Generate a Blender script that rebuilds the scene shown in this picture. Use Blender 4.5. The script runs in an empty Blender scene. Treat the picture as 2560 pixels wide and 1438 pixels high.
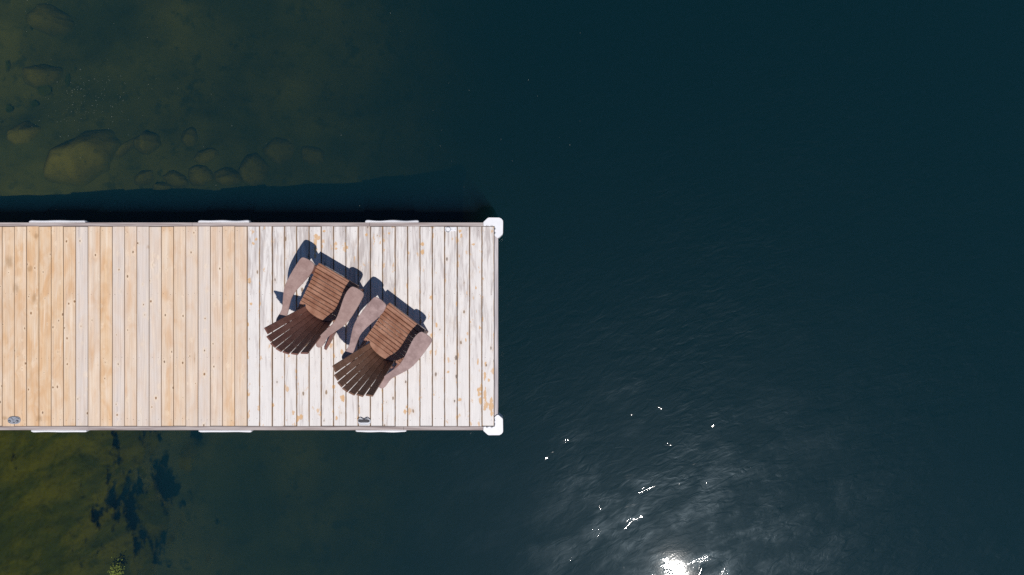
import bpy, math, random
import numpy as np
from mathutils import Vector, noise as mnoise

# ------------------------------------------------------------------ camera, world, sun, exposure
SC = bpy.context.scene
COL = SC.collection
S = 0.00469            # metres per photo pixel on the deck (z = 0)
H = 8.0                # camera height above the deck
WATER_Z = -0.40


def at(px, py, z=0.0):
    """photo pixel (2560 wide) -> world point at height z"""
    k = S * (H - z) / H
    return Vector(((px - 1280) * k, -(py - 719) * k, z))


cam_d = bpy.data.cameras.new('camera')
cam = bpy.data.objects.new('camera', cam_d)
COL.objects.link(cam)
cam.location = (0, 0, H)
cam.rotation_euler = (0, 0, 0)
cam_d.sensor_width = 36
cam_d.lens = 36 * H / (2560 * S)
cam_d.clip_start = 0.1
cam_d.clip_end = 1000
SC.camera = cam

SUN_DIR = Vector((1.923, -3.335, 8.0)).normalized()
world = bpy.data.worlds.new('World')
SC.world = world
world.use_nodes = True
wnt = world.node_tree
wnt.nodes.clear()
sky = wnt.nodes.new('ShaderNodeTexSky')
sky.sky_type = 'NISHITA'
sky.sun_disc = False
sky.sun_elevation = math.asin(SUN_DIR.z)
sky.sun_rotation = math.atan2(SUN_DIR.x, SUN_DIR.y)
sky.air_density = 1.0
sky.dust_density = 0.0
sky.ozone_density = 6.0
bg = wnt.nodes.new('ShaderNodeBackground')
bg.inputs['Strength'].default_value = 0.055
wo = wnt.nodes.new('ShaderNodeOutputWorld')
wnt.links.new(sky.outputs[0], bg.inputs[0])
wnt.links.new(bg.outputs[0], wo.inputs[0])

sun_d = bpy.data.lights.new('sun', 'SUN')
sun_d.energy = 3.9
sun_d.angle = math.radians(0.53)
sun_d.color = (1.0, 0.955, 0.90)
sun = bpy.data.objects.new('sun', sun_d)
COL.objects.link(sun)
sun.location = SUN_DIR * 30
sun.rotation_euler = SUN_DIR.to_track_quat('Z', 'Y').to_euler()

SC.view_settings.view_transform = 'Standard'
SC.view_settings.look = 'None'
SC.view_settings.gamma = 1
SC.view_settings.exposure = 0.0
SC.render.engine = 'CYCLES'
cy = SC.cycles
cy.use_denoising = False
cy.max_bounces = 8
cy.diffuse_bounces = 2
cy.glossy_bounces = 3
cy.volume_bounces = 1
cy.transparent_max_bounces = 24
cy.sample_clamp_indirect = 3.0
cy.caustics_reflective = False
cy.caustics_refractive = False

random.seed(7)
rng = np.random.default_rng(11)


# ------------------------------------------------------------------ node helpers
class G:
    def __init__(self, name):
        self.m = bpy.data.materials.new(name)
        self.m.use_nodes = True
        self.t = self.m.node_tree
        self.t.nodes.clear()

    def n(self, typ, ins=None, **props):
        nd = self.t.nodes.new('ShaderNode' + typ)
        for k, v in props.items():
            setattr(nd, k, v)
        for k, v in (ins or {}).items():
            self.set(nd.inputs[k], v)
        return nd

    def set(self, sock, v):
        if isinstance(v, bpy.types.NodeSocket):
            self.t.links.new(v, sock)
        elif isinstance(v, bpy.types.Node):
            self.t.links.new(v.outputs[0], sock)
        else:
            if sock.type == 'RGBA' and not isinstance(v, (int, float)) and len(v) == 3:
                v = (*v, 1)
            sock.default_value = v

    def math(self, op, a, b=0.0, c=0.0, clamp=False):
        nd = self.n('Math', {0: a, 1: b, 2: c}, operation=op, use_clamp=clamp)
        return nd.outputs[0]

    def vmul(self, v, s):
        return self.n('VectorMath', {0: v, 1: s}, operation='MULTIPLY').outputs[0]

    def ramp(self, f, a, b):
        """smoothstep a..b -> 0..1"""
        nd = self.n('MapRange', {'Value': f, 'From Min': a, 'From Max': b}, interpolation_type='SMOOTHSTEP')
        return nd.outputs[0]

    def mix(self, f, a, b, mode='MIX'):
        nd = self.n('Mix', data_type='RGBA', blend_type=mode)
        self.set(nd.inputs[0], f)
        self.set(nd.inputs[6], a)
        self.set(nd.inputs[7], b)
        return nd.outputs[2]

    def noise(self, vec, scale=1.0, detail=2.0, rough=0.5, dist=0.0):
        nd = self.n('TexNoise', {'Vector': vec, 'Scale': scale, 'Detail': detail, 'Roughness': rough, 'Distortion': dist})
        return nd.outputs['Fac']

    def attr(self, name):
        return self.n('Attribute', attribute_name=name).outputs['Fac']

    def gray(self, f):
        return self.n('CombineColor', {0: f, 1: f, 2: f}).outputs[0]

    def out(self, surf=None, vol=None):
        o = self.n('OutputMaterial')
        if surf is not None:
            self.t.links.new(surf.outputs[0], o.inputs[0])
        if vol is not None:
            self.t.links.new(vol.outputs[0], o.inputs[1])
        return self.m

    def bsdf(self, col, rough=0.6, spec=0.3, bump=None, bstr=0.3, bdist=0.01, metal=0.0):
        p = self.n('BsdfPrincipled', {'Base Color': col, 'Roughness': rough, 'Specular IOR Level': spec, 'Metallic': metal})
        if bump is not None:
            b = self.n('Bump', {'Height': bump, 'Strength': bstr, 'Distance': bdist})
            self.set(p.inputs['Normal'], b)
        return p


def plank_coords(g):
    pos = g.n('TexCoord').outputs['Object']
    sep = g.n('SeparateXYZ', {0: pos})
    pid = g.attr('pid')
    vec = g.n('CombineXYZ', {0: sep.outputs[0], 1: sep.outputs[1], 2: g.math('MULTIPLY', pid, 3.71)}).outputs[0]
    return vec, sep, pid


def knots(g, vec, sx, sy, rmin, rmax, share):
    wob = g.n('TexNoise', {'Vector': g.vmul(vec, (40, 25, 1)), 'Scale': 1.0, 'Detail': 1.0})
    v2 = g.n('VectorMath', {0: g.vmul(vec, (sx, sy, 1.0)), 1: g.vmul(wob.outputs['Color'], (0.11, 0.11, 0))}, operation='ADD').outputs[0]
    vo = g.n('TexVoronoi', {'Vector': v2, 'Scale': 1.0, 'Randomness': 1.0}, feature='F1')
    d = vo.outputs['Distance']
    cs = g.n('SeparateColor', {0: vo.outputs['Color']})
    r = g.n('MapRange', {'Value': cs.outputs[1], 'To Min': rmin, 'To Max': rmax}).outputs[0]
    have = g.math('LESS_THAN', cs.outputs[0], share)
    q = g.math('DIVIDE', d, r)
    core = g.math('MULTIPLY', g.ramp(q, 1.0, 0.55), have)
    halo = g.math('MULTIPLY', g.ramp(q, 3.2, 1.0), have)
    return core, halo, cs.outputs[2]


def mat_new_wood():
    g = G('fresh_wood')
    vec, sep, pid = plank_coords(g)
    tone = g.attr('tone')
    core, halo, rnd = knots(g, vec, 11.0, 7.0, 0.05, 0.15, 0.9)
    gx = g.n('VectorMath', {0: g.vmul(vec, (95, 1.6, 1)), 1: g.n('CombineXYZ', {0: g.math('MULTIPLY', halo, 2.5)})}, operation='ADD').outputs[0]
    grain = g.noise(gx, 1.0, 4.0, 0.6, 0.4)
    broad = g.noise(g.vmul(vec, (16, 0.9, 1)), 1.0, 3.0, 0.55)
    blot = g.noise(g.vmul(vec, (6, 2.6, 1.3)), 1.0, 3.0, 0.6, 0.6)
    f = g.math('ADD', tone, g.math('MULTIPLY', g.math('SUBTRACT', broad, 0.5), 0.85))
    f = g.math('ADD', f, g.math('MULTIPLY', g.math('SUBTRACT', blot, 0.5), -0.8), clamp=True)
    tan = g.mix(g.ramp(blot, 0.35, 0.7), (0.71, 0.515, 0.335), (0.63, 0.395, 0.22))
    c = g.mix(f, tan, (0.65, 0.57, 0.515))
    pale = g.ramp(g.noise(g.vmul(vec, (22, 1.3, 2.1)), 1.0, 3.0), 0.55, 0.75)
    c = g.mix(g.math('MULTIPLY', pale, 0.55), c, (0.80, 0.69, 0.57))
    # a few grey weathered streaks along the grain
    gs = g.math('MULTIPLY', g.ramp(g.noise(g.vmul(vec, (30, 0.9, 3.3)), 1.0, 3.0, 0.6), 0.58, 0.78), g.math('ADD', g.math('MULTIPLY', tone, 0.6), 0.12))
    c = g.mix(gs, c, (0.40, 0.335, 0.31))
    c = g.mix(g.math('MULTIPLY', halo, 0.4), c, (0.78, 0.63, 0.47))
    k = g.math('ADD', g.math('MULTIPLY', g.math('SUBTRACT', grain, 0.5), 0.58), 1.0)
    c = g.mix(1.0, c, g.gray(k), 'MULTIPLY')
    kc = g.mix(rnd, (0.27, 0.135, 0.055), (0.20, 0.13, 0.085))
    c = g.mix(g.math('MULTIPLY', core, 0.92), c, kc)
    c = g.mix(g.math('MULTIPLY', g.ramp(g.math('ABSOLUTE', g.attr('u')), 0.955, 0.985), 0.75), c, (0.27, 0.165, 0.095))
    # drips and damp marks
    st = g.attr('peel')
    stm = g.ramp(g.math('ADD', st, g.math('MULTIPLY', g.noise(g.vmul(vec, (30, 14, 1)), 1.0, 3.0), 0.5)), 0.6, 1.05)
    c = g.mix(g.math('MULTIPLY', stm, 0.6), c, (0.36, 0.22, 0.11))
    return g.out(g.bsdf(c, 0.62, 0.25, grain, 0.25, 0.004))


def mat_old_wood():
    g = G('weathered_wood')
    vec, sep, pid = plank_coords(g)
    tone = g.attr('tone')
    core, halo, rnd = knots(g, vec, 10.0, 5.0, 0.05, 0.18, 0.6)
    gx = g.n('VectorMath', {0: g.vmul(vec, (110, 2.2, 1)), 1: g.n('CombineXYZ', {0: g.math('MULTIPLY', halo, 3.0)})}, operation='ADD').outputs[0]
    grain = g.noise(gx, 1.0, 4.0, 0.65, 0.5)
    streak = g.noise(g.vmul(vec, (15, 1.5, 1)), 1.0, 4.0, 0.62, 0.9)
    streak2 = g.noise(g.vmul(vec, (38, 3.2, 1.7)), 1.0, 4.0, 0.65, 0.8)
    # worn grey streaks, thinned towards -Y to paint in sun sheen there
    sheen_y = g.n('MapRange', {'Value': sep.outputs[1], 'From Min': -1.63, 'From Max': 0.72, 'To Min': -0.12, 'To Max': 0.085}).outputs[0]
    w = g.math('ADD', g.math('ADD', streak, g.math('MULTIPLY', g.math('SUBTRACT', streak2, 0.5), 0.55)), sheen_y)
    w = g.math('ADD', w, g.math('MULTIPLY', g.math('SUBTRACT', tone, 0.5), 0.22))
    wear_sheen = g.ramp(w, 0.44, 0.72)
    paint = g.mix(g.noise(g.vmul(vec, (9, 5, 1)), 1.0, 3.0), (0.77, 0.74, 0.715), (0.67, 0.63, 0.615))
    grey = g.mix(streak2, (0.55, 0.50, 0.48), (0.42, 0.37, 0.355))
    c = g.mix(wear_sheen, paint, grey)
    k = g.math('ADD', g.math('MULTIPLY', g.math('SUBTRACT', grain, 0.5), g.math('ADD', g.math('MULTIPLY', wear_sheen, 0.45), 0.38)), 1.0)
    c = g.mix(1.0, c, g.gray(k), 'MULTIPLY')
    # tan wood where paint has flaked: along the board edges and in spots
    u = g.math('ABSOLUTE', g.attr('u'))
    en = g.noise(g.vmul(vec, (30, 7, 1)), 1.0, 3.0, 0.65)
    edge = g.math('MULTIPLY', g.ramp(u, 0.84, 0.985), g.ramp(en, 0.36, 0.55))
    c = g.mix(g.math('MULTIPLY', edge, 0.75), c, (0.50, 0.30, 0.15))
    c = g.mix(g.math('MULTIPLY', g.ramp(u, 0.945, 0.985), 0.7), c, (0.20, 0.13, 0.085))
    pe = g.attr('peel')
    pn = g.noise(g.vmul(vec, (60, 34, 1)), 1.0, 4.0, 0.65)
    peel = g.ramp(g.math('ADD', pe, g.math('MULTIPLY', pn, 0.8)), 0.86, 0.93)
    rp = g.ramp(g.math('ADD', g.noise(g.vmul(vec, (15, 6.5, 1.9)), 1.0, 4.0, 0.6), g.math('MULTIPLY', g.math('SUBTRACT', u, 0.5), 0.06)), 0.635, 0.675)
    peel = g.math('MAXIMUM', peel, g.math('MULTIPLY', rp, 0.8))
    c = g.mix(g.math('MULTIPLY', peel, g.math('ADD', g.math('MULTIPLY', streak2, 0.5), 0.55), clamp=True), c, (0.62, 0.365, 0.155))
    kc = g.mix(rnd, (0.20, 0.155, 0.13), (0.30, 0.20, 0.12))
    c = g.mix(g.math('MULTIPLY', halo, g.math('MULTIPLY', en, 0.30)), c, (0.58, 0.42, 0.28))
    c = g.mix(g.math('MULTIPLY', core, 0.92), c, kc)
    return g.out(g.bsdf(c, 0.66, 0.25, g.math('SUBTRACT', grain, g.math('MULTIPLY', peel, 0.5)), 0.35, 0.004))


def mat_grey_board(name='grey_board', gs=(2.5, 120, 60), bs=(1.6, 30, 20), a=(0.28, 0.225, 0.215), b=(0.45, 0.395, 0.38)):
    g = G(name)
    pos = g.n('TexCoord').outputs['Object']
    gr = g.noise(g.vmul(pos, gs), 1.0, 4.0, 0.65, 0.4)
    bl = g.noise(g.vmul(pos, bs), 1.0, 3.0, 0.6)
    c = g.mix(g.ramp(bl, 0.35, 0.65), a, b)
    k = g.math('ADD', g.math('MULTIPLY', g.math('SUBTRACT', gr, 0.5), 0.8), 1.0)
    c = g.mix(1.0, c, g.gray(k), 'MULTIPLY')
    return g.out(g.bsdf(c, 0.7, 0.25, gr, 0.3, 0.004))


def mat_chair(name, a, b, spec, rough, scuff=0.0, slats=False):
    g = G(name)
    pos = g.n('TexCoord').outputs['Object']
    n1 = g.noise(pos, 9.0, 4.0, 0.6)
    n2 = g.noise(pos, 55.0, 4.0, 0.65)
    if slats:
        n1 = g.math('ADD', g.math('MULTIPLY', n1, 0.55), g.math('MULTIPLY', g.noise(g.vmul(pos, (2.5, 21, 0)), 1.0, 1.0), 0.45))
    c = g.mix(g.ramp(n1, 0.34, 0.66), a, b)
    k = g.math('ADD', g.math('MULTIPLY', g.math('SUBTRACT', n2, 0.5), 0.45), 1.0)
    c = g.mix(1.0, c, g.gray(k), 'MULTIPLY')
    if scuff:
        sc = g.math('MULTIPLY', g.ramp(g.noise(pos, 85.0, 2.0, 0.6), 0.66, 0.74), g.ramp(g.noise(pos, 6.0, 2.0), 0.42, 0.62))
        c = g.mix(g.math('MULTIPLY', sc, scuff), c, (0.55, 0.45, 0.40))
    r = g.n('MapRange', {'Value': n1, 'To Min': rough - 0.08, 'To Max': rough + 0.12}).outputs[0]
    return g.out(g.bsdf(c, r, spec, n2, 0.15, 0.003))


def mat_plain(name, col, rough, spec=0.5, metal=0.0, var=0.12, scale=30.0):
    g = G(name)
    pos = g.n('TexCoord').outputs['Object']
    nz = g.noise(pos, scale, 4.0, 0.6)
    k = g.math('ADD', g.math('MULTIPLY', g.math('SUBTRACT', nz, 0.5), var * 2), 1.0)
    c = g.mix(1.0, col, g.gray(k), 'MULTIPLY')
    return g.out(g.bsdf(c, rough, spec, nz, 0.08, 0.002, metal))


def mat_bed(name, a, b, d, scale, silt=None):
    g = G(name)
    tc = g.n('TexCoord')
    pos = tc.outputs['Object']
    n1 = g.noise(pos, scale, 5.0, 0.6, 0.5)
    n2 = g.noise(pos, scale * 6, 4.0, 0.65)
    c = g.mix(g.ramp(n1, 0.35, 0.68), a, b)
    c = g.mix(g.ramp(n2, 0.5, 0.7), c, d)
    if silt is not None:      # mud and algae cling to the flanks, the tops are cleaner
        cv = g.attr('cover')
        c = g.mix(g.ramp(g.math('ADD', cv, g.math('MULTIPLY', g.math('SUBTRACT', n2, 0.5), 0.5)), 0.05, 0.95), silt, c)
    return g.out(g.bsdf(c, 0.9, 0.1, n2, 0.5, 0.03))


def mat_weed(name='weed_leaf', a=(0.016, 0.024, 0.001), b=(0.044, 0.046, 0.001)):
    g = G(name)
    pos = g.n('TexCoord').outputs['Object']
    n1 = g.noise(g.vmul(g.n('VectorRotate', {'Vector': pos, 'Axis': (0, 0, 1), 'Angle': -0.5}, rotation_type='AXIS_ANGLE').outputs[0], (1.6, 3.4, 1)), 1.0, 5.0, 0.6, 0.6)
    n2 = g.noise(pos, 13.0, 3.0, 0.6)
    c = g.mix(g.ramp(n1, 0.38, 0.66), a, b)
    k = g.math('ADD', g.math('MULTIPLY', g.math('SUBTRACT', n2, 0.5), 0.8), 1.0)
    c = g.mix(1.0, c, g.gray(k), 'MULTIPLY')
    tr = g.n('BsdfTransparent', {'Color': (1, 1, 1)})
    cov = g.math('ADD', g.attr('cover'), g.math('MULTIPLY', g.math('SUBTRACT', g.noise(pos, 30.0, 3.0, 0.6), 0.5), 0.35))
    return g.out(g.n('MixShader', {0: g.ramp(cov, 0.05, 0.95), 1: tr, 2: g.bsdf(c, 0.8, 0.1)}))


def mat_water():
    g = G('lake_water')
    pos = g.n('TexCoord').outputs['Object']
    sep = g.n('SeparateXYZ', {0: pos})
    # breeze: ripples grow towards the open lake (+X), calm in the lee of the dock
    open_ = g.ramp(g.math('ADD', sep.outputs[0], g.math('MULTIPLY', g.noise(pos, 0.35, 3.0), 2.5)), -1.0, 4.5)
    gust = g.ramp(g.noise(pos, 0.55, 3.0, 0.55), 0.30, 0.72)
    amp = g.math('MULTIPLY', g.math('ADD', g.math('MULTIPLY', open_, 0.80), 0.20), g.math('ADD', g.math('MULTIPLY', gust, 0.75), 0.30))
    rot = g.n('VectorRotate', {'Vector': pos, 'Axis': (0, 0, 1), 'Angle': math.radians(-24)}, rotation_type='AXIS_ANGLE').outputs[0]
    swell = g.noise(g.vmul(rot, (1.6, 3.4, 1)), 1.0, 2.0, 0.5, 0.6)
    rip = g.noise(g.vmul(rot, (5.0, 12.0, 1)), 1.0, 3.0, 0.5, 0.9)
    fine = g.noise(pos, 48.0, 2.0, 0.6)
    clump = g.ramp(g.noise(g.vmul(rot, (1.5, 2.6, 1)), 1.0, 3.0, 0.6, 0.5), 0.45, 0.74)
    rogue = g.ramp(g.noise(g.vmul(rot, (2.6, 4.2, 1)), 1.0, 1.0, 0.5, 0.4), 0.625, 0.81)
    wav = g.math('ADD', g.math('MULTIPLY', rip, 0.0066), g.math('MULTIPLY', swell, 0.0080))
    h2 = g.math('MULTIPLY', wav, amp)
    rogue = g.math('MULTIPLY', rogue, g.ramp(open_, 0.10, 0.30))
    spark = g.math('ADD', g.math('MULTIPLY', g.ramp(clump, 0.35, 1.0), 0.0012), 0.00008)
    h1 = g.math('ADD', g.math('MULTIPLY', h2, 0.075), g.math('ADD', g.math('MULTIPLY', rogue, 0.0055), g.math('MULTIPLY', fine, spark)))
    b = g.n('Bump', {'Height': h1, 'Strength': 1.0, 'Distance': 1.0})
    b2 = g.n('Bump', {'Height': h2, 'Strength': 1.0, 'Distance': 1.0})
    fr = g.n('Fresnel', {'IOR': 1.33, 'Normal': b2})
    tint = (0.70, 0.86, 1.0)
    gl1 = g.n('BsdfGlossy', {'Color': (1, 1, 1), 'Roughness': 0.025, 'Normal': b})
    gl2 = g.n('BsdfGlossy', {'Color': tint, 'Roughness': 0.42, 'Normal': b2})
    gl3 = g.n('BsdfGlossy', {'Color': tint, 'Roughness': 0.25, 'Normal': b2})
    gl = g.n('MixShader', {0: 0.125, 1: gl1, 2: gl2})
    # wind-ruffled patches scatter the sun more widely
    gl = g.n('MixShader', {0: g.math('ADD', g.math('MULTIPLY', clump, 0.14), 0.015), 1: gl, 2: gl3})
    tr = g.n('BsdfTransparent', {'Color': (1, 1, 1)})
    surf = g.n('MixShader', {0: fr, 1: tr, 2: gl})
    # sigma_t about (0.75, 0.68, 1.05) per metre
    sca = g.n('VolumeScatter', {'Color': (0.010, 0.097, 0.198), 'Density': 1.0, 'Anisotropy': 0.0})
    ab = g.n('VolumeAbsorption', {'Color': (0.32, 0.40, 0.17), 'Density': 1.4})
    vol = g.n('AddShader', {0: sca, 1: ab})
    m = g.out(surf, vol)
    m.cycles.homogeneous_volume = True
    return m


M = dict(
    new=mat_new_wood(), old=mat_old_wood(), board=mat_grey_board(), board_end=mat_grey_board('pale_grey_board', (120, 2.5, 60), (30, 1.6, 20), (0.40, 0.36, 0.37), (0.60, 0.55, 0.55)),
    arm=mat_chair('faded_brown_paint', (0.295, 0.190, 0.170), (0.36, 0.245, 0.22), 0.35, 0.5, 0.25),
    seat=mat_chair('brown_seat_paint', (0.22, 0.094, 0.055), (0.37, 0.195, 0.130), 0.6, 0.28, 0.7, True),
    back=mat_chair('dark_brown_paint', (0.155, 0.068, 0.053), (0.215, 0.102, 0.080), 0.4, 0.45, 0.2),
    arm2=mat_chair('greyed_brown_paint', (0.265, 0.175, 0.165), (0.38, 0.265, 0.25), 0.35, 0.46, 0.6),
    back2=mat_chair('olive_brown_paint', (0.16, 0.084, 0.055), (0.22, 0.122, 0.085), 0.4, 0.45, 0.3),
    frame=mat_chair('red_brown_paint', (0.17, 0.075, 0.058), (0.24, 0.115, 0.09), 0.4, 0.5, 0.2),
    vinyl=mat_plain('white_vinyl', (0.78, 0.78, 0.81), 0.4, 0.4, 0, 0.10, 14),
    metal=mat_plain('galvanised_metal', (0.50, 0.52, 0.57), 0.42, 0.5, 0.55, 0.2, 60),
    dark=mat_plain('dark_metal', (0.035, 0.033, 0.04), 0.5, 0.5, 0.3, 0.3, 60),
    nail=mat_plain('nail_metal', (0.12, 0.105, 0.10), 0.5, 0.5, 0.3, 0.3, 60),
    post=mat_plain('wet_timber', (0.10, 0.08, 0.06), 0.8, 0.2, 0, 0.3, 20),
    rock=mat_bed('algae_rock', (0.175, 0.153, 0.034), (0.140, 0.128, 0.030), (0.11, 0.105, 0.028), 2.2, (0.120, 0.122, 0.032)),
    bed=mat_bed('lake_mud', (0.090, 0.100, 0.030), (0.165, 0.155, 0.036), (0.072, 0.082, 0.027), 0.9),
    weed=mat_weed(), leaf_reflection=mat_weed('leaf_reflection_green', (0.055, 0.078, 0.006), (0.085, 0.100, 0.008)),
    plant=mat_plain('bright_weed', (0.16, 0.20, 0.035), 0.8, 0.1, 0, 0.5, 25),
    pollen=mat_plain('pollen', (0.42, 0.45, 0.40), 0.9, 0.1, 0, 0.2, 9),
    water=mat_water(),
)


# ------------------------------------------------------------------ mesh helpers
class MB:
    def __init__(self):
        self.v, self.f, self.mi = [], [], []

    def add(self, vs, fs, mi=0):
        o = len(self.v)
        self.v += [tuple(p) for p in vs]
        self.f += [tuple(i + o for i in q) for q in fs]
        self.mi += [mi] * len(fs)

    def prism(self, poly, z0, z1, mi=0, frame=None, bev=0.0):
        """poly: 2D outline counter-clockwise; extruded along local z with an optional top chamfer"""
        n = len(poly)
        P = [Vector((p[0], p[1])) for p in poly]
        rings = [(P, z0)]
        if bev:
            c = sum(P, Vector((0, 0))) / n
            ins = []
            for i in range(n):
                a, b, d = P[i - 1], P[i], P[(i + 1) % n]
                e1, e2 = (b - a), (d - b)
                n1 = Vector((-e1.y, e1.x)).normalized() if e1.length else Vector((0, 0))
                n2 = Vector((-e2.y, e2.x)).normalized() if e2.length else Vector((0, 0))
                m = n1 + n2
                m = m.normalized() if m.length > 1e-6 else n1
                ins.append(b + m * bev)
            rings = [(ins, z0), (P, z0 + bev), (P, z1 - bev), (ins, z1)]
        else:
            rings = [(P, z0), (P, z1)]
        vs, fs = [], []
        for R, z in rings:
            vs += [(p.x, p.y, z) for p in R]
        for r in range(len(rings) - 1):
            for i in range(n):
                j = (i + 1) % n
                fs.append((r * n + i, r * n + j, (r + 1) * n + j, (r + 1) * n + i))
        fs.append(tuple(reversed(range(n))))
        fs.append(tuple(range((len(rings) - 1) * n, len(rings) * n)))
        if frame is not None:
            vs = [frame @ Vector(p) for p in vs]
        self.add(vs, fs, mi)

    def box(self, x0, x1, y0, y1, z0, z1, bev=0.002, mi=0, frame=None):
        self.prism([(x0, y0), (x1, y0), (x1, y1), (x0, y1)], z0, z1, mi, frame, bev)

    def slab(self, c0, c1, t0, t1, nrm0, nrm1, th, mi=0, top_arc=0.0):
        """tapered board from c0 to c1; t0/t1 half-width vectors; th along the normals"""
        vs = []
        rows = [(c0, t0, nrm0), (c1, t1, nrm1)]
        ch = th * 0.22
        prof = []
        for c, t, nn in rows:
            tn = t.normalized()
            prof.append([c - t + tn * ch + nn * th / 2, c + t - tn * ch + nn * th / 2, c + t + nn * (th / 2 - ch), c + t - nn * (th / 2 - ch),
                         c + t - tn * ch - nn * th / 2, c - t + tn * ch - nn * th / 2, c - t - nn * (th / 2 - ch), c - t + nn * (th / 2 - ch)])
        d = (c1 - c0).normalized()
        ring0 = prof[0]
        ring1 = prof[1]
        vs = ring0 + ring1
        fs = [(i, (i + 1) % 8, 8 + (i + 1) % 8, 8 + i) for i in range(8)]
        fs += [tuple(reversed(range(8))), tuple(range(8, 16))]
        if nrm0.dot((t0).cross(d)) > 0:
            fs = [tuple(reversed(q)) for q in fs]
        self.add(vs, fs, mi)

    def disc(self, x, y, z, r, h, n=10, mi=0, dome=0.5):
        vs = [(x + r * math.cos(2 * math.pi * i / n), y + r * math.sin(2 * math.pi * i / n), z) for i in range(n)]
        vs += [(x + r * .75 * math.cos(2 * math.pi * i / n), y + r * .75 * math.sin(2 * math.pi * i / n), z + h) for i in range(n)]
        vs.append((x, y, z + h * (1 + dome * .3)))
        fs = [(i, (i + 1) % n, n + (i + 1) % n, n + i) for i in range(n)]
        fs += [(n + i, n + (i + 1) % n, 2 * n) for i in range(n)]
        fs.append(tuple(reversed(range(n))))
        self.add(vs, fs, mi)

    def tube(self, pts, rad, n=8, closed=False, mi=0):
        m = len(pts)
        vs, fs = [], []
        for i, p in enumerate(pts):
            a = pts[(i - 1) % m] if (closed or i > 0) else p
            b = pts[(i + 1) % m] if (closed or i < m - 1) else p
            d = (Vector(b) - Vector(a)).normalized()
            up = Vector((0, 0, 1)) if abs(d.z) < 0.9 else Vector((1, 0, 0))
            s = d.cross(up).normalized()
            w = s.cross(d)
            r = rad[i] if isinstance(rad, (list, tuple)) else rad
            for k in range(n):
                t = 2 * math.pi * k / n
                vs.append(Vector(p) + s * (r * math.cos(t)) + w * (r * math.sin(t)))
        for i in range(m if closed else m - 1):
            j = (i + 1) % m
            for k in range(n):
                l = (k + 1) % n
                fs.append((i * n + k, j * n + k, j * n + l, i * n + l))
        if not closed:
            fs.append(tuple(range(n)))
            fs.append(tuple(reversed(range((m - 1) * n, m * n))))
        self.add(vs, fs, mi)

    def build(self, name, mats, parent=None, smooth=False):
        me = bpy.data.meshes.new(name)
        me.from_pydata([tuple(p) for p in self.v], [], self.f)
        mats = mats if isinstance(mats, (list, tuple)) else [mats]
        for m in mats:
            me.materials.append(m)
        if len(mats) > 1:
            me.polygons.foreach_set('material_index', self.mi)
        if smooth:
            me.polygons.foreach_set('use_smooth', [True] * len(me.polygons))
        me.update()
        o = bpy.data.objects.new(name, me)
        COL.objects.link(o)
        o.parent = parent
        return o


def tag(o, label=None, cat=None, group=None, kind=None):
    if label: o['label'] = label
    if cat: o['category'] = cat
    if group: o['group'] = group
    if kind: o['kind'] = kind
    return o


def empty(name, loc, rz=0.0):
    o = bpy.data.objects.new(name, None)
    COL.objects.link(o)
    o.location = loc
    o.rotation_euler = (0, 0, rz)
    o.empty_display_size = 0.2
    return o


def copy_tree(o, parent=None):
    c = o.copy()
    COL.objects.link(c)
    c.parent = parent
    for ch in list(o.children):
        copy_tree(ch, c)
    return c


def catmull(pts, k=4):
    out = []
    n = len(pts)
    P = [Vector((p[0], p[1])) for p in pts]
    for i in range(n):
        a, b, c, d = P[i - 1], P[i], P[(i + 1) % n], P[(i + 2) % n]
        for j in range(k):
            t = j / k
            out.append(0.5 * ((2 * b) + (c - a) * t + (2 * a - 5 * b + 4 * c - d) * t * t + (3 * b - a - 3 * c + d) * t ** 3))
    return [(p.x, p.y) for p in out]


# ------------------------------------------------------------------ lake bed and water
def bed_z(x, y):
    t = min(1.0, max(0.0, (x + 3.4) / 8.4))
    z = -1.62 - 4.6 * (t * t * (3 - 2 * t))
    if x < -3.6:
        z += min(1.0, (-3.6 - x) / 3.0) * 0.42
    if y < -2:
        z -= 0.10 * min(1.0, (-2 - y) / 2)
    z += 0.20 * mnoise.noise((x * .9, y * .9, 3.1)) + 0.10 * mnoise.noise((x * 2.3, y * 2.3, 8.2)) + 0.05 * mnoise.noise((x * 5.5, y * 5.5, 1.2))
    return z


def build_bed():
    xs = np.concatenate([[-199, -120, -60, -30, -18], np.arange(-12, 12.01, 0.1), [18, 30, 60, 120, 199]])
    ys = np.concatenate([[-199, -120, -60, -30, -16], np.arange(-9, 9.01, 0.1), [16, 30, 60, 120, 199]])
    b = MB()
    nx, ny = len(xs), len(ys)
    vs = [(float(x), float(y), bed_z(float(x), float(y))) for y in ys for x in xs]
    fs = [(j * nx + i, j * nx + i + 1, (j + 1) * nx + i + 1, (j + 1) * nx + i) for j in range(ny - 1) for i in range(nx - 1)]
    b.add(vs, fs)
    o = b.build('lake_bed', M['bed'], smooth=True)
    tag(o, kind='structure', label='muddy green lake bed sloping away under the water')
    return o


build_bed()
wb = MB()
wb.prism([(-200, -200), (200, -200), (200, 200), (-200, 200)], -12, WATER_Z)
tag(wb.build('water', M['water']), kind='structure', label='dark teal lake water with ripples and sun glints')

# ------------------------------------------------------------------ dock
dock = empty('dock', (0, 0, 0))
tag(dock, 'wooden dock of tan and weathered white planks with white bumpers', 'dock')

Y_TOP = at(0, 566).y
Y_BOT = at(0, 1066).y
E_TOP = at(0, 556.3).y
E_BOT = at(0, 1075.7).y
X_END = at(1236, 0).x
X_EDGE = at(1245, 0).x
PZ = 0.038


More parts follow.
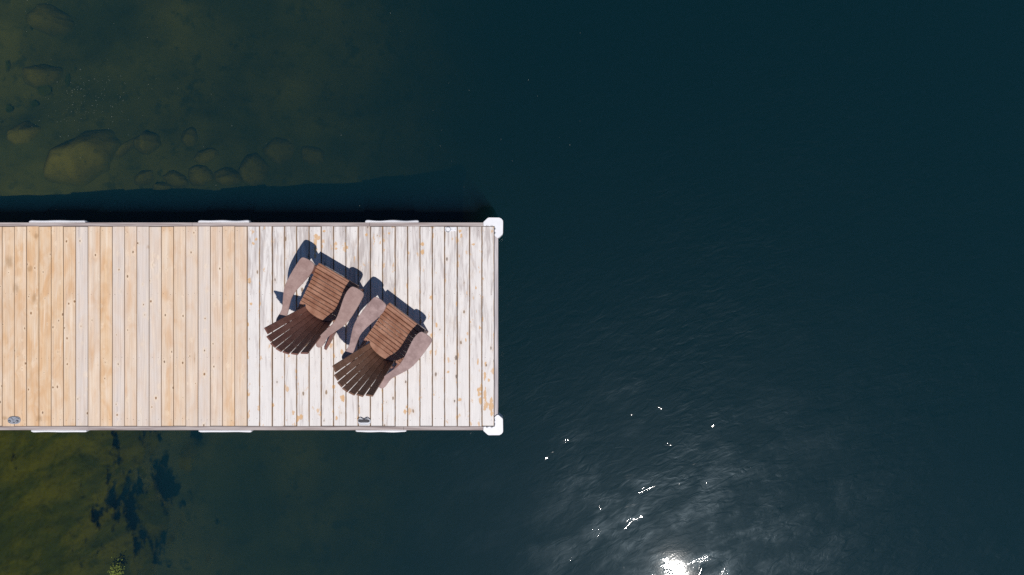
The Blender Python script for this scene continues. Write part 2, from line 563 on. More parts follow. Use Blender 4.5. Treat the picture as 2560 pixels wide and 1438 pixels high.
def planks(name, mat, seams, tones, gap, blobs, label, nail_rows):
    NU, NV = 11, 190
    v, f, mi = [], [], []
    pid, tone, uu = [], [], []
    extra = MB()
    for k in range(len(seams) - 1):
        x0, x1 = seams[k] + gap / 2, seams[k + 1] - gap / 2
        y0 = Y_BOT + 0.004 + random.uniform(-.003, .003)
        y1 = Y_TOP - 0.004 + random.uniform(-.003, .003)
        zt = random.uniform(-.0022, .0012)
        base = len(v)
        us = np.linspace(-1, 1, NU)
        us[1], us[-2] = -0.955, 0.955
        prof = [(-1, -PZ), (-1, -0.004)] + [(u, -0.0012 if abs(u) > .99 else 0.0) for u in us] + [(1, -0.004), (1, -PZ)]
        prof = [(-1.0, -PZ)] + [(u * 0.999, (-0.003 if abs(u) > .99 else 0.0)) for u in us] + [(1.0, -PZ)]
        n = len(prof)
        bow = random.uniform(-.0012, .0012)
        for j in range(NV + 1):
            t = j / NV
            y = y0 + (y1 - y0) * t
            dx = bow * math.sin(math.pi * t)
            for (u, z) in prof:
                v.append(((x0 + x1) / 2 + u * (x1 - x0) / 2 + dx, y, z + (zt if z > -.01 else 0)))
                pid.append(k + 1.0)
                tone.append(tones[k % len(tones)])
                uu.append(u)
        for j in range(NV):
            for i in range(n - 1):
                a = base + j * n + i
                f.append((a, a + 1, a + n + 1, a + n))
            a = base + j * n
            f.append((a + n - 1, a, a + n, a + n + n - 1))
        f.append(tuple(base + i for i in range(n)))
        f.append(tuple(base + NV * n + i for i in reversed(range(n))))
        for ry in nail_rows:
            for s_ in (-.56, .56):
                if random.random() < .12:
                    continue
                extra.disc((x0 + x1) / 2 + s_ * (x1 - x0) / 2 + random.uniform(-.008, .008), ry + random.uniform(-.012, .012), zt - .0006, random.uniform(.0028, .0044), .0012, 8)
    npl = len(f)
    o = len(v)
    v += extra.v
    f += [tuple(i + o for i in q) for q in extra.f]
    m = len(extra.v)
    pid += [0.0] * m; tone += [0.0] * m; uu += [0.0] * m
    me = bpy.data.meshes.new(name)
    me.from_pydata(v, [], f)
    me.materials.append(mat)
    me.materials.append(M['nail'])
    me.polygons.foreach_set('material_index', [0] * npl + [1] * (len(f) - npl))
    V = np.array(v)
    peel = np.zeros(len(v))
    for (bx, by, rx, ry) in blobs:
        c = at(bx, by)
        q = ((V[:, 0] - c.x) / (rx * S)) ** 2 + ((V[:, 1] - c.y) / (ry * S)) ** 2
        peel = np.maximum(peel, 0.75 * np.exp(-q * 0.8))
    for nm, arr in (('pid', pid), ('tone', tone), ('u', uu), ('peel', peel)):
        at_ = me.attributes.new(nm, 'FLOAT', 'POINT')
        at_.data.foreach_set('value', np.asarray(arr, dtype=np.float32))
    me.update()
    ob = bpy.data.objects.new(name, me)
    COL.objects.link(ob)
    ob.parent = dock
    ob['label'] = label
    # orient outwards
    return ob


rows = [at(0, y).y for y in (578, 736, 895, 1049)]
seam_new = [at(617.3 - 30.6 * k, 0).x for k in range(34, -1, -1)]
tn = [.2, .3, .15, .1, .2, .25, .85, .45, .2, .75, .5, .85, .75, .3, .35, .55, .75, .55, .3, .45, .3]
tones_new = [random.choice(tn) for _ in range(34 - 20)] + [.12, .2, .08, .05, .15, .2, .95, .4, .12, .85, .5, .95, .8, .3, .35, .6, .85, .6, .25, .5, .25]
blobs_new = [(22, 655, 14, 26), (75, 672, 9, 12), (90, 590, 8, 10), (85, 745, 8, 20), (40, 720, 12, 18), (98, 1046, 10, 14),
             (486, 895, 3, 22), (370, 618, 6, 8), (12, 1045, 10, 8)]
planks('decking', M['new'], seam_new, tones_new, 0.0042, blobs_new, 'fresh tan planks', rows)

seam_old = [at(617.8 + 30.92 * k, 0).x for k in range(0, 20)] + [X_END]
seam_old = [at(x, 0).x for x in [617.8, 649, 680.7, 711.6, 741.8, 772.7, 803, 833.8, 864.7, 895.5, 926, 956.6, 987.8, 1019, 1049.8, 1080.7, 1111.6, 1143, 1173.8, 1204.8]] + [X_END - .002]
tones_old = [.3, .5, .35, .5, .5, .35, .55, .45, .65, .7, .5, .5, .35, .45, .35, .3, .5, .45, .55, .5, .45]
blobs_old = [(791, 592, 9, 9), (789, 606, 6, 14), (789, 625, 6, 12), (788, 640, 5, 10), (797, 595, 6, 8),
             (633, 609, 5, 5), (640, 598, 5, 5), (810, 578, 6, 4), (838, 609, 5, 4), (840, 622, 5, 4), (868, 619, 4, 8), (916, 587, 5, 6),
             (951, 607, 3, 8), (973, 583, 5, 4), (1056, 610, 6, 8), (1056, 630, 7, 9), (1022, 632, 4, 10), (1032, 560, 4, 8),
             (733, 1032, 5, 8), (744, 1047, 6, 11), (753, 1042, 6, 9), (857, 1000, 6, 7), (856, 993, 8, 8), (841, 1045, 4, 8), (1013, 1029, 5, 12), (1016, 1016, 4, 5),
             (855, 880, 5, 9), (834, 967, 7, 7), (1078, 838, 5, 9), (1078, 744, 5, 10), (1091, 813, 4, 9), (835, 890, 4, 8),
             (1149, 1000, 6, 8), (1147, 1021, 3, 5), (1199, 985, 7, 10), (1201, 1001, 6, 14), (1196, 975, 5, 9), (1211, 1020, 5, 12), (1216, 1012, 6, 12), (1213, 990, 4, 30),
             (1229, 1000, 5, 9), (1228, 1015, 8, 14), (1230, 1032, 6, 14), (1226, 1020, 7, 10), (1212, 940, 4, 16), (1222, 950, 4, 6), (1203, 965, 3, 16), (1214, 910, 4, 8),
             (623, 702, 6, 10), (627, 760, 5, 5), (620, 812, 4, 9), (619, 885, 3, 10), (621, 985, 5, 9), (1150, 578, 5, 6), (1153, 590, 4, 8), (1183, 611, 8, 4), (1231, 579, 4, 10),
             (1201, 628, 4, 6), (1083, 590, 3, 10), (1085, 640, 3, 9), (1190, 720, 3, 8), (1142, 760, 3, 9), (1200, 820, 4, 9), (683, 1013, 5, 7), (722, 890, 4, 5), (651, 760, 3, 9), (1058, 560, 3, 8),
             (1195, 905, 4, 10), (1165, 850, 3, 7), (1120, 930, 4, 5), (960, 1050, 3, 8), (895, 1046, 3, 7)]
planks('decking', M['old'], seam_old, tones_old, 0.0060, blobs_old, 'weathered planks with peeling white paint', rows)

EZ = -0.24


def edge_board(x0, x1, y0, y1, label=None):
    b = MB()
    b.box(x0, x1, y0, y1, EZ, random.uniform(-.003, .0), 0.003)
    o = b.build('edge_board', M['board'], dock)
    if label: o['label'] = label


xl = seam_new[0]
xj = at(923.5, 0).x
edge_board(xl, at(480, 0).x - .001, Y_TOP + .001, E_TOP)
edge_board(at(480, 0).x + .001, xj - .001, Y_TOP + .001, E_TOP)
edge_board(xj + .001, X_EDGE, Y_TOP + .001, E_TOP)
xj2 = at(222, 0).x
xj3 = at(1009, 0).x
edge_board(xl, xj2 - .001, E_BOT, Y_BOT - .001)
edge_board(xj2 + .001, xj3 - .001, E_BOT, Y_BOT - .001)
edge_board(xj3 + .001, X_EDGE, E_BOT, Y_BOT - .001)
b = MB()
b.box(X_END + .001, X_EDGE, Y_BOT, Y_TOP, EZ, -.001, 0.003)
b.build('end_board', M['board_end'], dock)
# joists and posts below
for jy in [Y_TOP - .03, -.08, -.83, Y_BOT + .03]:
    b = MB()
    b.box(xl, X_END, jy - .019, jy + .019, EZ + .01, -PZ - .004, 0.003)
    b.build('joist', M['post'], dock)
for px_ in (xl + .3, at(617, 0).x, X_END - .35):
    for py_ in (Y_TOP - .16, Y_BOT + .16):
        b = MB()
        pts = [(px_ + .085 * math.cos(2 * math.pi * i / 20), py_ + .085 * math.sin(2 * math.pi * i / 20)) for i in range(20)]
        b.prism(pts, bed_z(px_, py_) - .3, -PZ - .006)
        b.build('post', M['post'], dock)


# corner bumpers: white L-shaped vinyl cap with scalloped inner edge and screws
def corner(flip):
    cx, cy_ = X_EDGE, (E_TOP if not flip else E_BOT)
    sy = 1 if not flip else -1
    px_ = S
    def W(dx, dy):  # dx right of the dock edge, dy outward from the side edge, photo pixels
        return (cx + dx * px_, cy_ + sy * dy * px_)
    # outline, starting on the long-side foot, going round outside
    out = [(-36, -9), (-36.5, 0), (-35, 2), (-25.5, 10.8), (-22, 11.8), (3, 11.6), (8.5, 9), (12, 4.5), (12.6, 1), (12.2, -27), (11, -30), (1.5, -38.5), (-1.5, -39), (-5, -36.5)]
    # scalloped inner edge with four half-round bites around the screws
    inn = []
    def bite(cx0, cy0, ax):
        for k in range(7):
            t = math.pi * k / 6
            if ax == 'v':
                inn.append((cx0 + 3.2 * math.sin(t), cy0 - 3.0 * math.cos(t)))
            else:
                inn.append((cx0 - 3.0 * math.cos(t + math.pi), cy0 + 3.0 * math.sin(t)))
    inn.append((-8.4, -33))
    bite(-8.4, -26.5, 'v')
    bite(-8.4, -16.0, 'v')
    inn.append((-8.2, -9.4))
    bite2 = []
    for c0 in (-15.5, -27.0):
        for k in range(7):
            t = math.pi * k / 6
            bite2.append((c0 + 3.0 * math.cos(t), -9.4 + 3.0 * math.sin(t)))
    inn += bite2
    poly = [W(*p) for p in out + inn]
    if not flip:
        poly = poly[::-1]
    bb = MB()
    bb.prism(poly, 0.002, 0.016, 0, None, 0.0)
    # rolled outer wall below the plate
    wall = [(-34, .4), (-35, 2), (-25.5, 9.8), (-22, 10.8), (3, 10.6), (7.8, 8.3), (11, 4), (11.6, 1), (11.2, -27), (10, -29.5), (1.5, -37.5), (.4, -37), (.4, .4)]
    wp = [W(*p) for p in wall]
    if not flip:
        wp = wp[::-1]
    bb.prism(wp, -0.19, 0.0005)
    o = bb.build('corner_bumper', M['vinyl'], dock)
    for (dx, dy) in ((-6.9, -26.5), (-6.9, -16.0), (-15.5, -7.4), (-27.0, -7.4)):
        q = W(dx, dy)
        sc = MB()
        sc.disc(q[0], q[1], 0.002, 0.0095, 0.007, 10)
        sc.build('screw', M['metal'], o)
    return o


corner(False)['label'] = 'white vinyl corner cap on the upper corner'
corner(True)['label'] = 'white vinyl corner cap on the lower corner'


# edge bumpers: long white vinyl strips bulging from the side boards
def edge_bumper(px0, px1, side, wav):
    sy = 1 if side == 'top' else -1
    ye = E_TOP if side == 'top' else E_BOT
    x0, x1 = at(px0, 0).x, at(px1, 0).x
    n = 40
    prof0 = [(0.0, -0.008), (0.013, -0.006), (0.021, -0.009), (0.0265, -0.018), (0.0275, -0.045), (0.020, -0.075), (0.012, -0.10), (0.0, -0.115)]
    vs, fs = [], []
    m = len(prof0)
    for i in range(n + 1):
        t = i / n
        e = min(1.0, min(t, 1 - t) / 0.035)
        bul = (0.72 + 0.28 * math.sin(math.pi * e / 2)) * (1.0 + wav * math.cos(4 * math.pi * t) * 0.16 + 0.05 * math.sin(9 * t + px0))
        for (d, z) in prof0:
            vs.append((x0 + (x1 - x0) * t, ye + sy * (d * bul * 0.98 + 0.0008), z + (0.006 * math.sin(2 * math.pi * t) * wav * .5 if d > .015 else 0)))
    for i in range(n):
        for j in range(m - 1):
            q = (i * m + j, (i + 1) * m + j, (i + 1) * m + j + 1, i * m + j + 1)
            fs.append(q if sy < 0 else q[::-1])
    fs.append(tuple(range(m)) if sy > 0 else tuple(reversed(range(m))))
    fs.append(tuple(reversed(range(n * m, n * m + m))) if sy > 0 else tuple(range(n * m, n * m + m)))
    bb = MB()
    bb.add(vs, fs)
    # raised lip along the top of the strip
    bb.tube([Vector((x0 + (x1 - x0) * i / 20, ye + sy * 0.0085, -0.0065)) for i in range(21)], 0.0042, 6)
    return bb.build('edge_bumper', M['vinyl'], dock, smooth=False)


for a in [(72, 212, 'top', .2), (495, 622, 'top', .6), (913, 1046, 'top', 1.0), (77, 215, 'bottom', .3), (496, 628, 'bottom', .3), (889, 1015, 'bottom', -.7)]:
    edge_bumper(*a)


def ellipse(cx, cy_, rx, ry, n=28, p=2.6):
    out = []
    for i in range(n):
        t = 2 * math.pi * i / n
        c, s_ = math.cos(t), math.sin(t)
        out.append((cx + rx * math.copysign(abs(c) ** (2 / p), c), cy_ + ry * math.copysign(abs(s_) ** (2 / p), s_)))
    return out


# closed lift-up cleat near the left frame edge
def closed_cleat():
    c = at(36.5, 1050.5)
    b = MB()
    b.prism(ellipse(c.x, c.y, .075, .044), .001, .012, 0, None, .003)
    o = b.build('cleat', M['metal'], dock)
    o['label'] = 'folded flush oval cleat on the tan planks'
    h = MB()
    pts = [(-.070, .012), (-.052, .027), (-.028, .031), (-.014, .020), (-.012, .004), (.012, .004), (.014, .020), (.028, .031), (.052, .027), (.070, .012), (.064, .002), (.030, -.014), (-.030, -.014), (-.064, .002)]
    h.prism([(c.x + x, c.y + y) for x, y in pts][::-1], .0125, .022, 0, None, .002)
    h.build('horn', M['metal'], o)
    for dx in (-.046, .044):
        s_ = MB()
        s_.disc(c.x + dx, c.y - .008, .0222, .016, .003, 14, dome=0)
        s_.build('bolt', M['dark'], o)
        s2 = MB()
        s2.disc(c.x + dx, c.y - .008, .0256, .009, .003, 12)
        s2.build('bolt', M['metal'], o)
    sl = MB()
    sl.box(c.x - .012, c.x + .012, c.y - .028, c.y - .021, .0125, .0145, .0005)
    sl.build('latch', M['dark'], o)
    return o


def open_cleat():
    c = at(911, 1053)
    b = MB()
    b.prism(ellipse(c.x, c.y - .004, .076, .040), .001, .010, 0, None, .003)
    o = b.build('cleat', M['metal'], dock)
    o['label'] = 'raised cleat with two horns over a dark well'
    w = MB()
    w.prism(ellipse(c.x - .003, c.y + .006, .067, .017, 28, 4), .0102, .0125)
    w.box(c.x - .014, c.x + .014, c.y + .018, c.y + .032, .0102, .0128, .0005)
    w.build('well', M['dark'], o)
    h = MB()
    for sg in (-1, 1):
        pts, rad = [], []
        for i in range(9):
            t = i / 8
            pts.append(Vector((c.x + sg * (.016 + .058 * t), c.y + .027 + .010 * math.sin(math.pi * min(1, t * 1.15)) - .006 * t, .020 + .010 * math.sin(math.pi * t))))
            rad.append(.0065 - .0025 * t)
        h.tube(pts, rad, 8)
    h.build('horn', M['metal'], o, smooth=True)
    l = MB()
    l.tube([Vector((c.x + x, c.y - .024 + .014 * (x / .07) ** 2, .012)) for x in np.linspace(-.066, .066, 14)], .006, 6)
    l.build('rim', M['vinyl'], o, smooth=True)
    return o


closed_cleat()
open_cleat()

# mooring ring on a strap
c = at(1129, 574)
b = MB()
b.prism([(c.x - .078, c.y - .022), (c.x + .058, c.y - .020), (c.x + .058, c.y + .027), (c.x - .078, c.y + .027)], .001, .006, 0, None, .0015)
ring_p = b.build('ring_plate', M['vinyl'], dock)
b = MB()
rc = at(1120.8, 574.5)
b.tube([Vector((rc.x + .029 * math.cos(t), rc.y + .029 * math.sin(t), .011 + .003 * math.cos(t))) for t in np.linspace(0, 2 * math.pi, 28, endpoint=False)], .0042, 8, True)
b.build('mooring_ring', M['metal'], ring_p, smooth=True)
for dx in (.004, .042):
    b = MB()
    b.disc(c.x + dx, c.y + .003, .0062, .006, .003, 10)
    b.build('bolt', M['metal'], ring_p)


# ------------------------------------------------------------------ adirondack chairs
def make_chair():
    root = empty('deck_chair', (0, 0, 0))
    tag(root, None, 'chair', 'brown wooden chairs on the dock')

    def seat_z(y):
        if y > -.035:
            return .372 - (y + .035) ** 2 * 9
        return .372 - .285 * (-.035 - y) - .02 * math.sin(min(1, (-.035 - y) / .45) * math.pi)

    # side rails
    for sg in (-1, 1):
        poly = [(-.002, .30), (-.012, .352), (-.04, .352)]
        poly += [(y, seat_z(y) - .024) for y in np.linspace(-.08, -.50, 8)]
        poly += [(-.60, .175), (-.80, .075), (-.865, .045), (-.875, .001), (-.74, .001), (-.45, .10), (-.16, .215), (-.005, .235)]
        b = MB()
        x = sg * .236
        fr = [Vector((x + d, p[0], p[1])) for d in (-.0125, .0125) for p in poly]
        n = len(poly)
        fs = [(i, (i + 1) % n, n + (i + 1) % n, n + i) for i in range(n)] + [tuple(reversed(range(n))), tuple(range(n, 2 * n))]
        b.add(fr, fs)
        b.build('side_rail', M['frame'], root)
    # front legs
    for sg in (-1, 1):
        b = MB()
        x = sg * .2625
        b.box(min(x - .0125, x + .0125), max(x - .0125, x + .0125), -.135, -.035, 0.001, .534, .003)
        b.build('leg', M['frame'], root)
        k = MB()
        x = sg * .274
        vs = [(x + d, -.085 + e, z) for d, z in ((-.012, .40), (-.012, .534), (.060 * 1.0, .534), (.05, .50)) for e in (-.0125, .0125)]
        if sg < 0:
            vs = [(-(v[0] + .548) + .548 - .548, v[1], v[2]) for v in [(q[0] * -1 - .548 + .548, q[1], q[2]) for q in vs]]
            vs = [(-abs(.274 + d), -.085 + e, z) for d, z in ((-.012, .40), (-.012, .534), (.060, .534), (.05, .50)) for e in (-.0125, .0125)]
        k.add(vs, [(0, 2, 4, 6), (1, 7, 5, 3), (0, 1, 3, 2), (2, 3, 5, 4), (4, 5, 7, 6), (6, 7, 1, 0)])
        k.build('arm_bracket', M['frame'], root)
    # seat of narrow slats
    b = MB()
    ys = [-.004]
    pitch = .0465
    n_sl = 10
    for i in range(n_sl):
        y1 = -.018 - i * pitch
        y0 = y1 - pitch + .0046
        hw = .253 - .0012 * i
        z1, z0 = seat_z(y1), seat_z(y0)
        d = Vector((0, y0 - y1, z0 - z1)).normalized()
        nn = Vector((1, 0, 0)).cross(d) * -1
        if nn.z < 0: nn = -nn
        c_ = Vector((0, (y0 + y1) / 2, (z0 + z1) / 2 - .010))
        half = d * ((y1 - y0) / 2)
        b.slab(c_ - Vector((hw, 0, 0)), c_ + Vector((hw, 0, 0)), half, half, nn, nn, .020)
    # rear slat with a rounded rear edge
    yr = -.018 - n_sl * pitch
    zr = seat_z(yr)
    outl = [(-.246, yr), (-.246, yr - .024), (-.20, yr - .028), (-.195, yr - .016), (-.172, yr - .012)]
    outl += [(.172 * math.sin(t), yr - .014 - .060 * math.cos(t)) for t in np.linspace(-math.pi / 2 * .94, math.pi / 2 * .94, 19)]
    outl += [(.172, yr - .012), (.195, yr - .016), (.20, yr - .028), (.246, yr - .024), (.246, yr)]
    b.prism(outl, zr - .030, zr - .006, 0, None, .002)
    # front face slat
    b.box(-.2535, .2535, -.017, .004, .285, .3585, .003)
    b.box(-.22, .22, -.080, -.042, .285, .338, .003)  # unseen cross rail, added to close a light slit in the seat's shadow
    b.build('seat', M['seat'], root)

    # backrest: seven fanned slats on a curve
    b = MB()
    for i in range(7):
        k = i - 3
        t = k / 3.0
        base = Vector((k * .0475, -.545 + .048 * t * t, .135))
        top = Vector((k * .0762 + .008, -.908 + .088 * t * t, .985 - .075 * t * t))
        d = (top - base).normalized()
        mid = base.lerp(top, .45)
        rows = []
        for (cc, frac, dx, sg_) in ((base, .985, .0475, .048), (mid, .985, .0475 * .55 + .0762 * .45, .048 * .55 + .06 * .45), (top, .885, .0762, .064)):
            tg = Vector((1, 2 * sg_ * t / (3 * dx), 0)).normalized()
            nn = tg.cross(d).normalized()
            if nn.y < 0: nn = -nn
            rows.append((cc, tg * (dx * frac / 2 / max(.8, tg.x)), nn))
        for q in range(2):
            b.slab(rows[q][0], rows[q + 1][0], rows[q][1], rows[q + 1][1], rows[q][2], rows[q + 1][2], .019)
    b.build('backrest', M['back'], root)

    # cross rails behind the back, curved to the fan
    def rail(zc, yc, hw, sag, hh, th, nm):
        bb = MB()
        n = 10
        vs, fs = [], []
        for i in range(n + 1):
            x = -hw + 2 * hw * i / n
            y = yc + sag * min(1.0, (x / .17)) ** 2 if False else yc + sag * min(1.0, (x / .2) ** 2)
            for (dy, dz) in ((0, hh), (-th, hh), (-th, -hh), (0, -hh)):
                vs.append((x, y + dy, zc + dz))
        for i in range(n):
            for j in range(4):
                l = (j + 1) % 4
                fs.append((i * 4 + j, i * 4 + l, (i + 1) * 4 + l, (i + 1) * 4 + j))
        fs.append((3, 2, 1, 0))
        fs.append(tuple(n * 4 + j for j in range(4)))
        bb.add(vs, fs)
        return bb.build(nm, M['frame'], root)
    rail(.505, -.735, .285, .045, .028, .026, 'back_rail')
    rail(.215, -.600, .2075, .035, .035, .025, 'back_rail')

    # arms
    prof = [(.219, -.10), (.226, -.045), (.238, -.018), (.258, -.006), (.310, .000), (.362, -.004), (.384, -.012), (.397, -.030), (.402, -.065), (.406, -.16), (.405, -.27), (.397, -.36), (.378, -.43),
            (.340, -.515), (.303, -.59), (.290, -.65), (.292, -.715), (.284, -.756), (.258, -.774), (.226, -.764), (.211, -.71), (.214, -.64), (.243, -.54),
            (.266, -.455), (.266, -.38), (.250, -.285), (.229, -.19)]
    sm = catmull(prof, 3)
    for sg in (-1, 1):
        b = MB()
        p = [(sg * x, y) for x, y in sm]
        ar = sum(p[i - 1][0] * p[i][1] - p[i][0] * p[i - 1][1] for i in range(len(p)))
        if ar < 0: p = p[::-1]
        b.prism(p, .5355, .560, 0, None, .003)
        b.build('arm', M['arm'], root)
    return root


ch1 = make_chair()
ch2 = copy_tree(ch1)
for ch in ch2.children:
    if ch.name.startswith('backrest'):
        ch.data = ch.data.copy()
        ch.data.materials[0] = M['back2']
    elif ch.name.split('.')[0] == 'arm':
        ch.data = ch.data.copy()
        ch.data.materials[0] = M['arm2']
ch1.location = (-1.946, .144, 0.0)
ch1.rotation_euler = (0, 0, math.radians(-30.5))
ch1['label'] = 'brown slatted wooden chair nearer the fresh tan planks'
ch2.location = (-1.175, -.326, 0.0)
ch2.rotation_euler = (0, 0, math.radians(-37.2))
ch2['label'] = 'brown slatted wooden chair nearer the open end of the dock'


# ------------------------------------------------------------------ boulders under the water
def boulder(px_, py_, rx, ry, rot, label, seed, up=0.0):
    """half-buried stone: a faceted mound whose flanks run out into the silt"""
    c0 = at(px_, py_, -1.5)
    zb = bed_z(c0.x, c0.y)
    c0 = at(px_, py_, zb + .15)
    k = S * (H - zb) / H
    a, b_ = rx * k, ry * k
    h = (.10 + min(a, b_) * .32) + up * .6
    NR, NA = 22, 72
    ca, sa = math.cos(rot), math.sin(rot)
    v, cov = [], []
    ph = seed * 2.4
    for i in range(NR + 1):
        rr = 1.22 * i / NR
        for q in range(NA):
            t = 2 * math.pi * q / NA
            ed = 1 + .20 * mnoise.noise((math.cos(t) * 1.2 + seed * 3.1, math.sin(t) * 1.2, 1.7)) + .09 * mnoise.noise((math.cos(t) * 3 + seed, math.sin(t) * 3, 5.7))
            # a few flat sides
            for m_ in range(5):
                fa = ph + m_ * 1.31 + .4 * math.sin(m_ * 5 + seed)
                cc = math.cos(t - fa)
                if cc > .3:
                    ed = min(ed, .93 / cc) if cc > .88 else ed
            lx, ly = rr * ed * math.cos(t) * a, rr * ed * math.sin(t) * b_
            wx, wy = c0.x + lx * ca - ly * sa, c0.y + lx * sa + ly * ca
            s1 = max(0.0, 1 - rr * rr)
            prof = s1 ** .75
            ridge = .22 * mnoise.noise((lx / a * 1.5 + seed * 5, ly / b_ * 1.5, 2.3)) + .10 * abs(mnoise.noise((lx / a * 3 + seed, ly / b_ * 3, 7.3)))
            z = bed_z(wx, wy) - .03 + (h * prof * (1 + ridge)) - (.10 * max(0, rr - 1) / .22)
            v.append((wx - c0.x, wy - c0.y, z - zb))
            cov.append(max(0.0, min(1.0, (1.02 - rr) / .30)))
    f = []
    for i in range(NR):
        for q in range(NA):
            w = (q + 1) % NA
            f.append((i * NA + q, (i + 1) * NA + q, (i + 1) * NA + w, i * NA + w))
    me = bpy.data.meshes.new('boulder')
    me.from_pydata(v, [], f)
    at_ = me.attributes.new('cover', 'FLOAT', 'POINT')
    at_.data.foreach_set('value', np.asarray(cov, dtype=np.float32))
    me.polygons.foreach_set('use_smooth', [True] * len(me.polygons))
    me.materials.append(M['rock'])
    o = bpy.data.objects.new('boulder', me)
    COL.objects.link(o)
    o.location = (c0.x, c0.y, zb)
    tag(o, label, 'boulder', 'boulders on the lake bed')


BOULDERS = [
    (182, 384, 96, 66, .72, 'largest yellowish boulder under the water, above the left of the dock', .10),
    (355, 352, 36, 32, .3, 'rounded boulder just right of the largest underwater boulder', .06),
    (300, 362, 44, 12, .85, 'thin slanting rock between the largest boulder and the rounded one', .0),
    (462, 338, 24, 28, .2, 'small pointed underwater rock standing alone above the rock row', .0),
    (489, 436, 37, 29, .1, 'round olive rock in the middle of the row beside the dock shadow', .08),
    (429, 446, 34, 22, -.35, 'oblong rock left of the round olive rock in the row', .05),
    (392, 466, 27, 15, .1, 'small flat rock poking into the dock shadow', .06),
    (556, 438, 36, 25, -.1, 'wide low rock right of the round olive rock in the row', .03),
    (624, 420, 36, 46, .15, 'tall rounded rock at the right end of the clear rock row', .06),
    (693, 372, 40, 36, .5, 'faint deep rock up and right of the rock row', -.05),
    (775, 385, 34, 26, -.3, 'faintest deep rock, farthest right under the water', -.05),
    (505, 385, 36, 22, .3, 'dim rock above the round olive rock', -.05),
    (345, 440, 30, 20, .4, 'dim rock between the largest boulder and the small flat rock', -.03),
    (92, 32, 52, 40, -.2, 'broad pale rock near the top left corner of the water', .05),
    (80, 178, 48, 34, .3, 'low rock a little below the broad pale rock in the top left water', .03),
    (45, 330, 44, 34, .2, 'dim rock left of the largest boulder', -.02),
]
for i, (a, b_, rx, ry, ro, lb, up) in enumerate(BOULDERS):
    boulder(a, b_, rx, ry, ro, lb, i * 1.37 + .6, up)


# ------------------------------------------------------------------ water weed just below the surface
def weed_field(px_, py_):
    """cover by place: a dense mass at lower left thinning to the right, a few leaf-reflection patches at top left"""
    x, y = px_ / 100.0, py_ / 100.0
    n1 = .75 * mnoise.noise((x * 1.7, y * .8, 1.3)) + .55 * mnoise.noise((x * 3.9, y * 2.0, 4.4)) + .38 * mnoise.noise((x * 8, y * 5, 2.2)) + .22 * mnoise.noise((x * 17, y * 12, 6.1))
    if py_ > 1060:
        lim = float(np.interp(px_, [0, 80, 180, 300, 350, 420, 500, 560], [.95, .84, .56, .40, .02, -.22, -.36, -1.2]))
        return n1 + lim
    best = -1
    for (bx, by, rx, ry) in ((88, 70, 17, 10), (118, 98, 9, 15), (128, 140, 15, 19), (22, 160, 16, 24), (110, 226, 18, 17), (168, 202, 7, 14), (85, 260, 10, 9), (22, 272, 10, 10), (3, 200, 9, 12), (2, 305, 7, 9)):
        q = ((px_ - bx) / rx) ** 2 + ((py_ - by) / ry) ** 2
        best = max(best, 1.0 - q)
    return best * .45 + n1 * .85 - .12


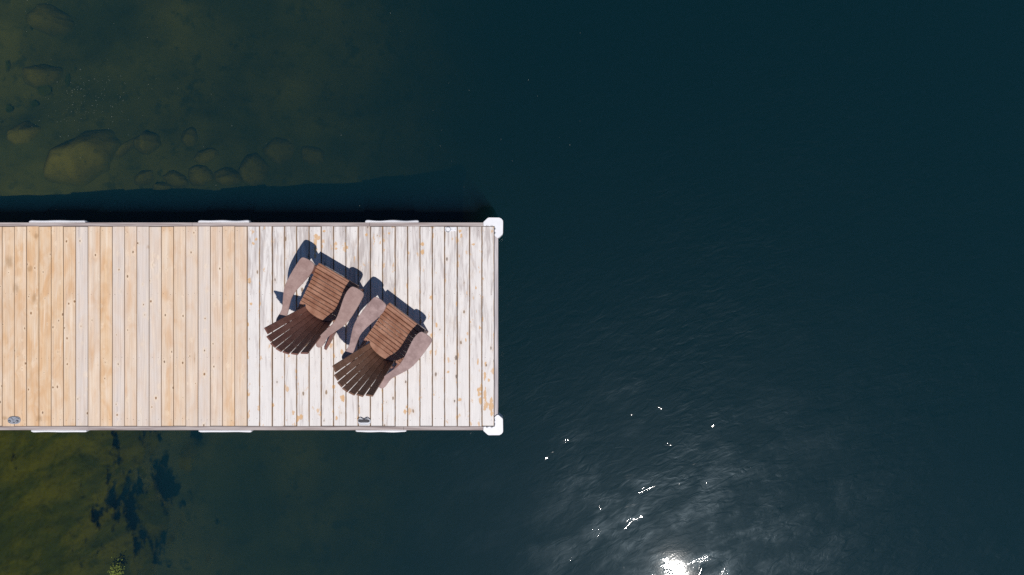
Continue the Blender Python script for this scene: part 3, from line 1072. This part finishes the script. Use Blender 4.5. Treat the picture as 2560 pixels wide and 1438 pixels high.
def build_weed():
    v, f, cov = [], [], []

    def leaf(c, ang, ln, wd, tilt):
        o = len(v)
        ca, sa = math.cos(ang), math.sin(ang)
        for (t, w_) in ((-1, 0), (-.45, .8), (.25, 1), (1, 0), (.25, -1), (-.45, -.8)):
            lx, ly = t * ln, w_ * wd
            v.append((c.x + lx * ca - ly * sa, c.y + lx * sa + ly * ca, c.z + tilt * t * ln))
        cov.extend([.8] * 6)
        f.append((o, o + 1, o + 2, o + 3, o + 4, o + 5))

    # the tangled mat itself: a thin undulating blanket, open where the field is low
    def mat(px0, px1, py0, py1, st, deep=False):
        nx, ny = int((px1 - px0) / st), int((py1 - py0) / st)
        idx = {}
        def vert(i, j):
            if (i, j) not in idx:
                px_, py_ = px0 + i * st, py0 + j * st
                jx = mnoise.noise((px_ * .31, py_ * .29, 5)) * st * .6
                jy = mnoise.noise((px_ * .27, py_ * .33, 9)) * st * .6
                q = at(px_, py_, -1.2)
                bz = bed_z(q.x, q.y)
                e = float(np.interp(px_, [60, 180, 330, 450], [0, .06, .28, .5]))
                z = (bz + .04 if deep else (WATER_Z - .075) * (1 - e) + (bz + .12) * e) + .022 * mnoise.noise((px_ * .045, py_ * .03, 2)) + .010 * mnoise.noise((px_ * .16, py_ * .12, 7))
                c = at(px_ + jx, py_ + jy, z)
                idx[(i, j)] = len(v)
                v.append(tuple(c))
                cov.append(min(1.0, max(0.0, (weed_field(px_, py_) + .12) / .42)))
            return idx[(i, j)]
        for j in range(ny):
            for i in range(nx):
                if weed_field(px0 + (i + .5) * st, py0 + (j + .5) * st) > -.14:
                    f.append((vert(i, j + 1), vert(i + 1, j + 1), vert(i + 1, j), vert(i, j)))
    mat(-240, 540, 1062, 1520, 3.2)
    n1_ = len(f)
    mat(-60, 190, 40, 330, 3.2, True)  # green patches standing in for tree leaves reflected on the water
    nm = len(f)
    for tries in range(11000):
        if tries % 7:
            px_, py_ = random.uniform(-240, 520), random.uniform(1062, 1520)
        else:
            px_, py_ = random.uniform(-60, 190), random.uniform(40, 330)
        d = weed_field(px_, py_)
        if py_ > 1000:
            if d < -.02 or d > .12 or random.random() < .6:
                continue
            if px_ > 150:
                continue
            c = at(px_, py_, WATER_Z - .085 - min(.03, abs(random.gauss(0, .012))))
            leaf(c, random.gauss(1.4, .6), random.uniform(.012, .032), random.uniform(.006, .013), random.uniform(-.1, .1))
    me = bpy.data.meshes.new('water_weed')
    me.from_pydata(v, [], f)
    me.materials.append(M['weed'])
    me.materials.append(M['leaf_reflection'])
    me.polygons.foreach_set('material_index', [0] * n1_ + [1] * (nm - n1_) + [0] * (len(f) - nm))
    me.polygons.foreach_set('use_smooth', [True] * nm + [False] * (len(f) - nm))
    ca = me.attributes.new('cover', 'FLOAT', 'POINT')
    ca.data.foreach_set('value', np.asarray(cov, dtype=np.float32))
    o = bpy.data.objects.new('water_weed', me)
    COL.objects.link(o)
    tag(o, 'dark olive water weed spreading below the surface left of the dock, with painted leaf reflections at top left', 'water weed', kind='stuff')


build_weed()

# one bright green plant at the lower frame edge
b = MB()
c0 = at(284, 1436, WATER_Z - .06)
for i in range(170):
    a = random.uniform(-.2, math.pi + .2)
    r = abs(random.gauss(0, .055))
    p = Vector((c0.x + math.cos(a) * r * .8, c0.y + math.sin(a) * r * 1.3 - .02, c0.z - random.uniform(0, .08) - r * .3))
    ln, wd = random.uniform(.012, .034), random.uniform(.004, .009)
    an = a + random.gauss(0, .4)
    d = Vector((math.cos(an), math.sin(an), random.uniform(-.3, .5)))
    s_ = Vector((-math.sin(an), math.cos(an), random.uniform(-.2, .2)))
    b.add([p, p + d * ln * .5 + s_ * wd, p + d * ln, p + d * ln * .5 - s_ * wd], [(0, 1, 2, 3)])
b.tube([c0 + Vector((0, -.03, -.05)), c0 + Vector((-.02, -.05, -.5)), Vector((c0.x - .05, c0.y - .05, bed_z(c0.x, c0.y)))], .006, 6)
tag(b.build('water_plant', M['plant']), 'bright green feathery water plant at the lower edge, beside the dark weed', 'water plant')

# pollen and dust flecks floating on the surface
b = MB()
for i in range(240):
    if i < 150:
        px_, py_ = random.gauss(235, 60), random.gauss(255, 38)
    else:
        px_, py_ = random.uniform(-100, 1500), random.uniform(-150, 540)
    p = at(px_, py_, WATER_Z + .002)
    if xl < p.x < X_EDGE + .06 and E_BOT - .06 < p.y < E_TOP + .06:
        continue
    r = random.choice([.0008, .001, .0013, .0017])
    a = random.uniform(0, 3)
    L = r * random.uniform(1, 3.0)
    b.add([p + Vector((math.cos(a) * L, math.sin(a) * L, 0)), p + Vector((-math.sin(a) * r, math.cos(a) * r, 0)), p - Vector((math.cos(a) * L, math.sin(a) * L, 0)), p - Vector((-math.sin(a) * r, math.cos(a) * r, 0))], [(0, 1, 2, 3)])
tag(b.build('pollen', M['pollen']), 'pale pollen flecks drifting on the water', 'pollen', kind='stuff')
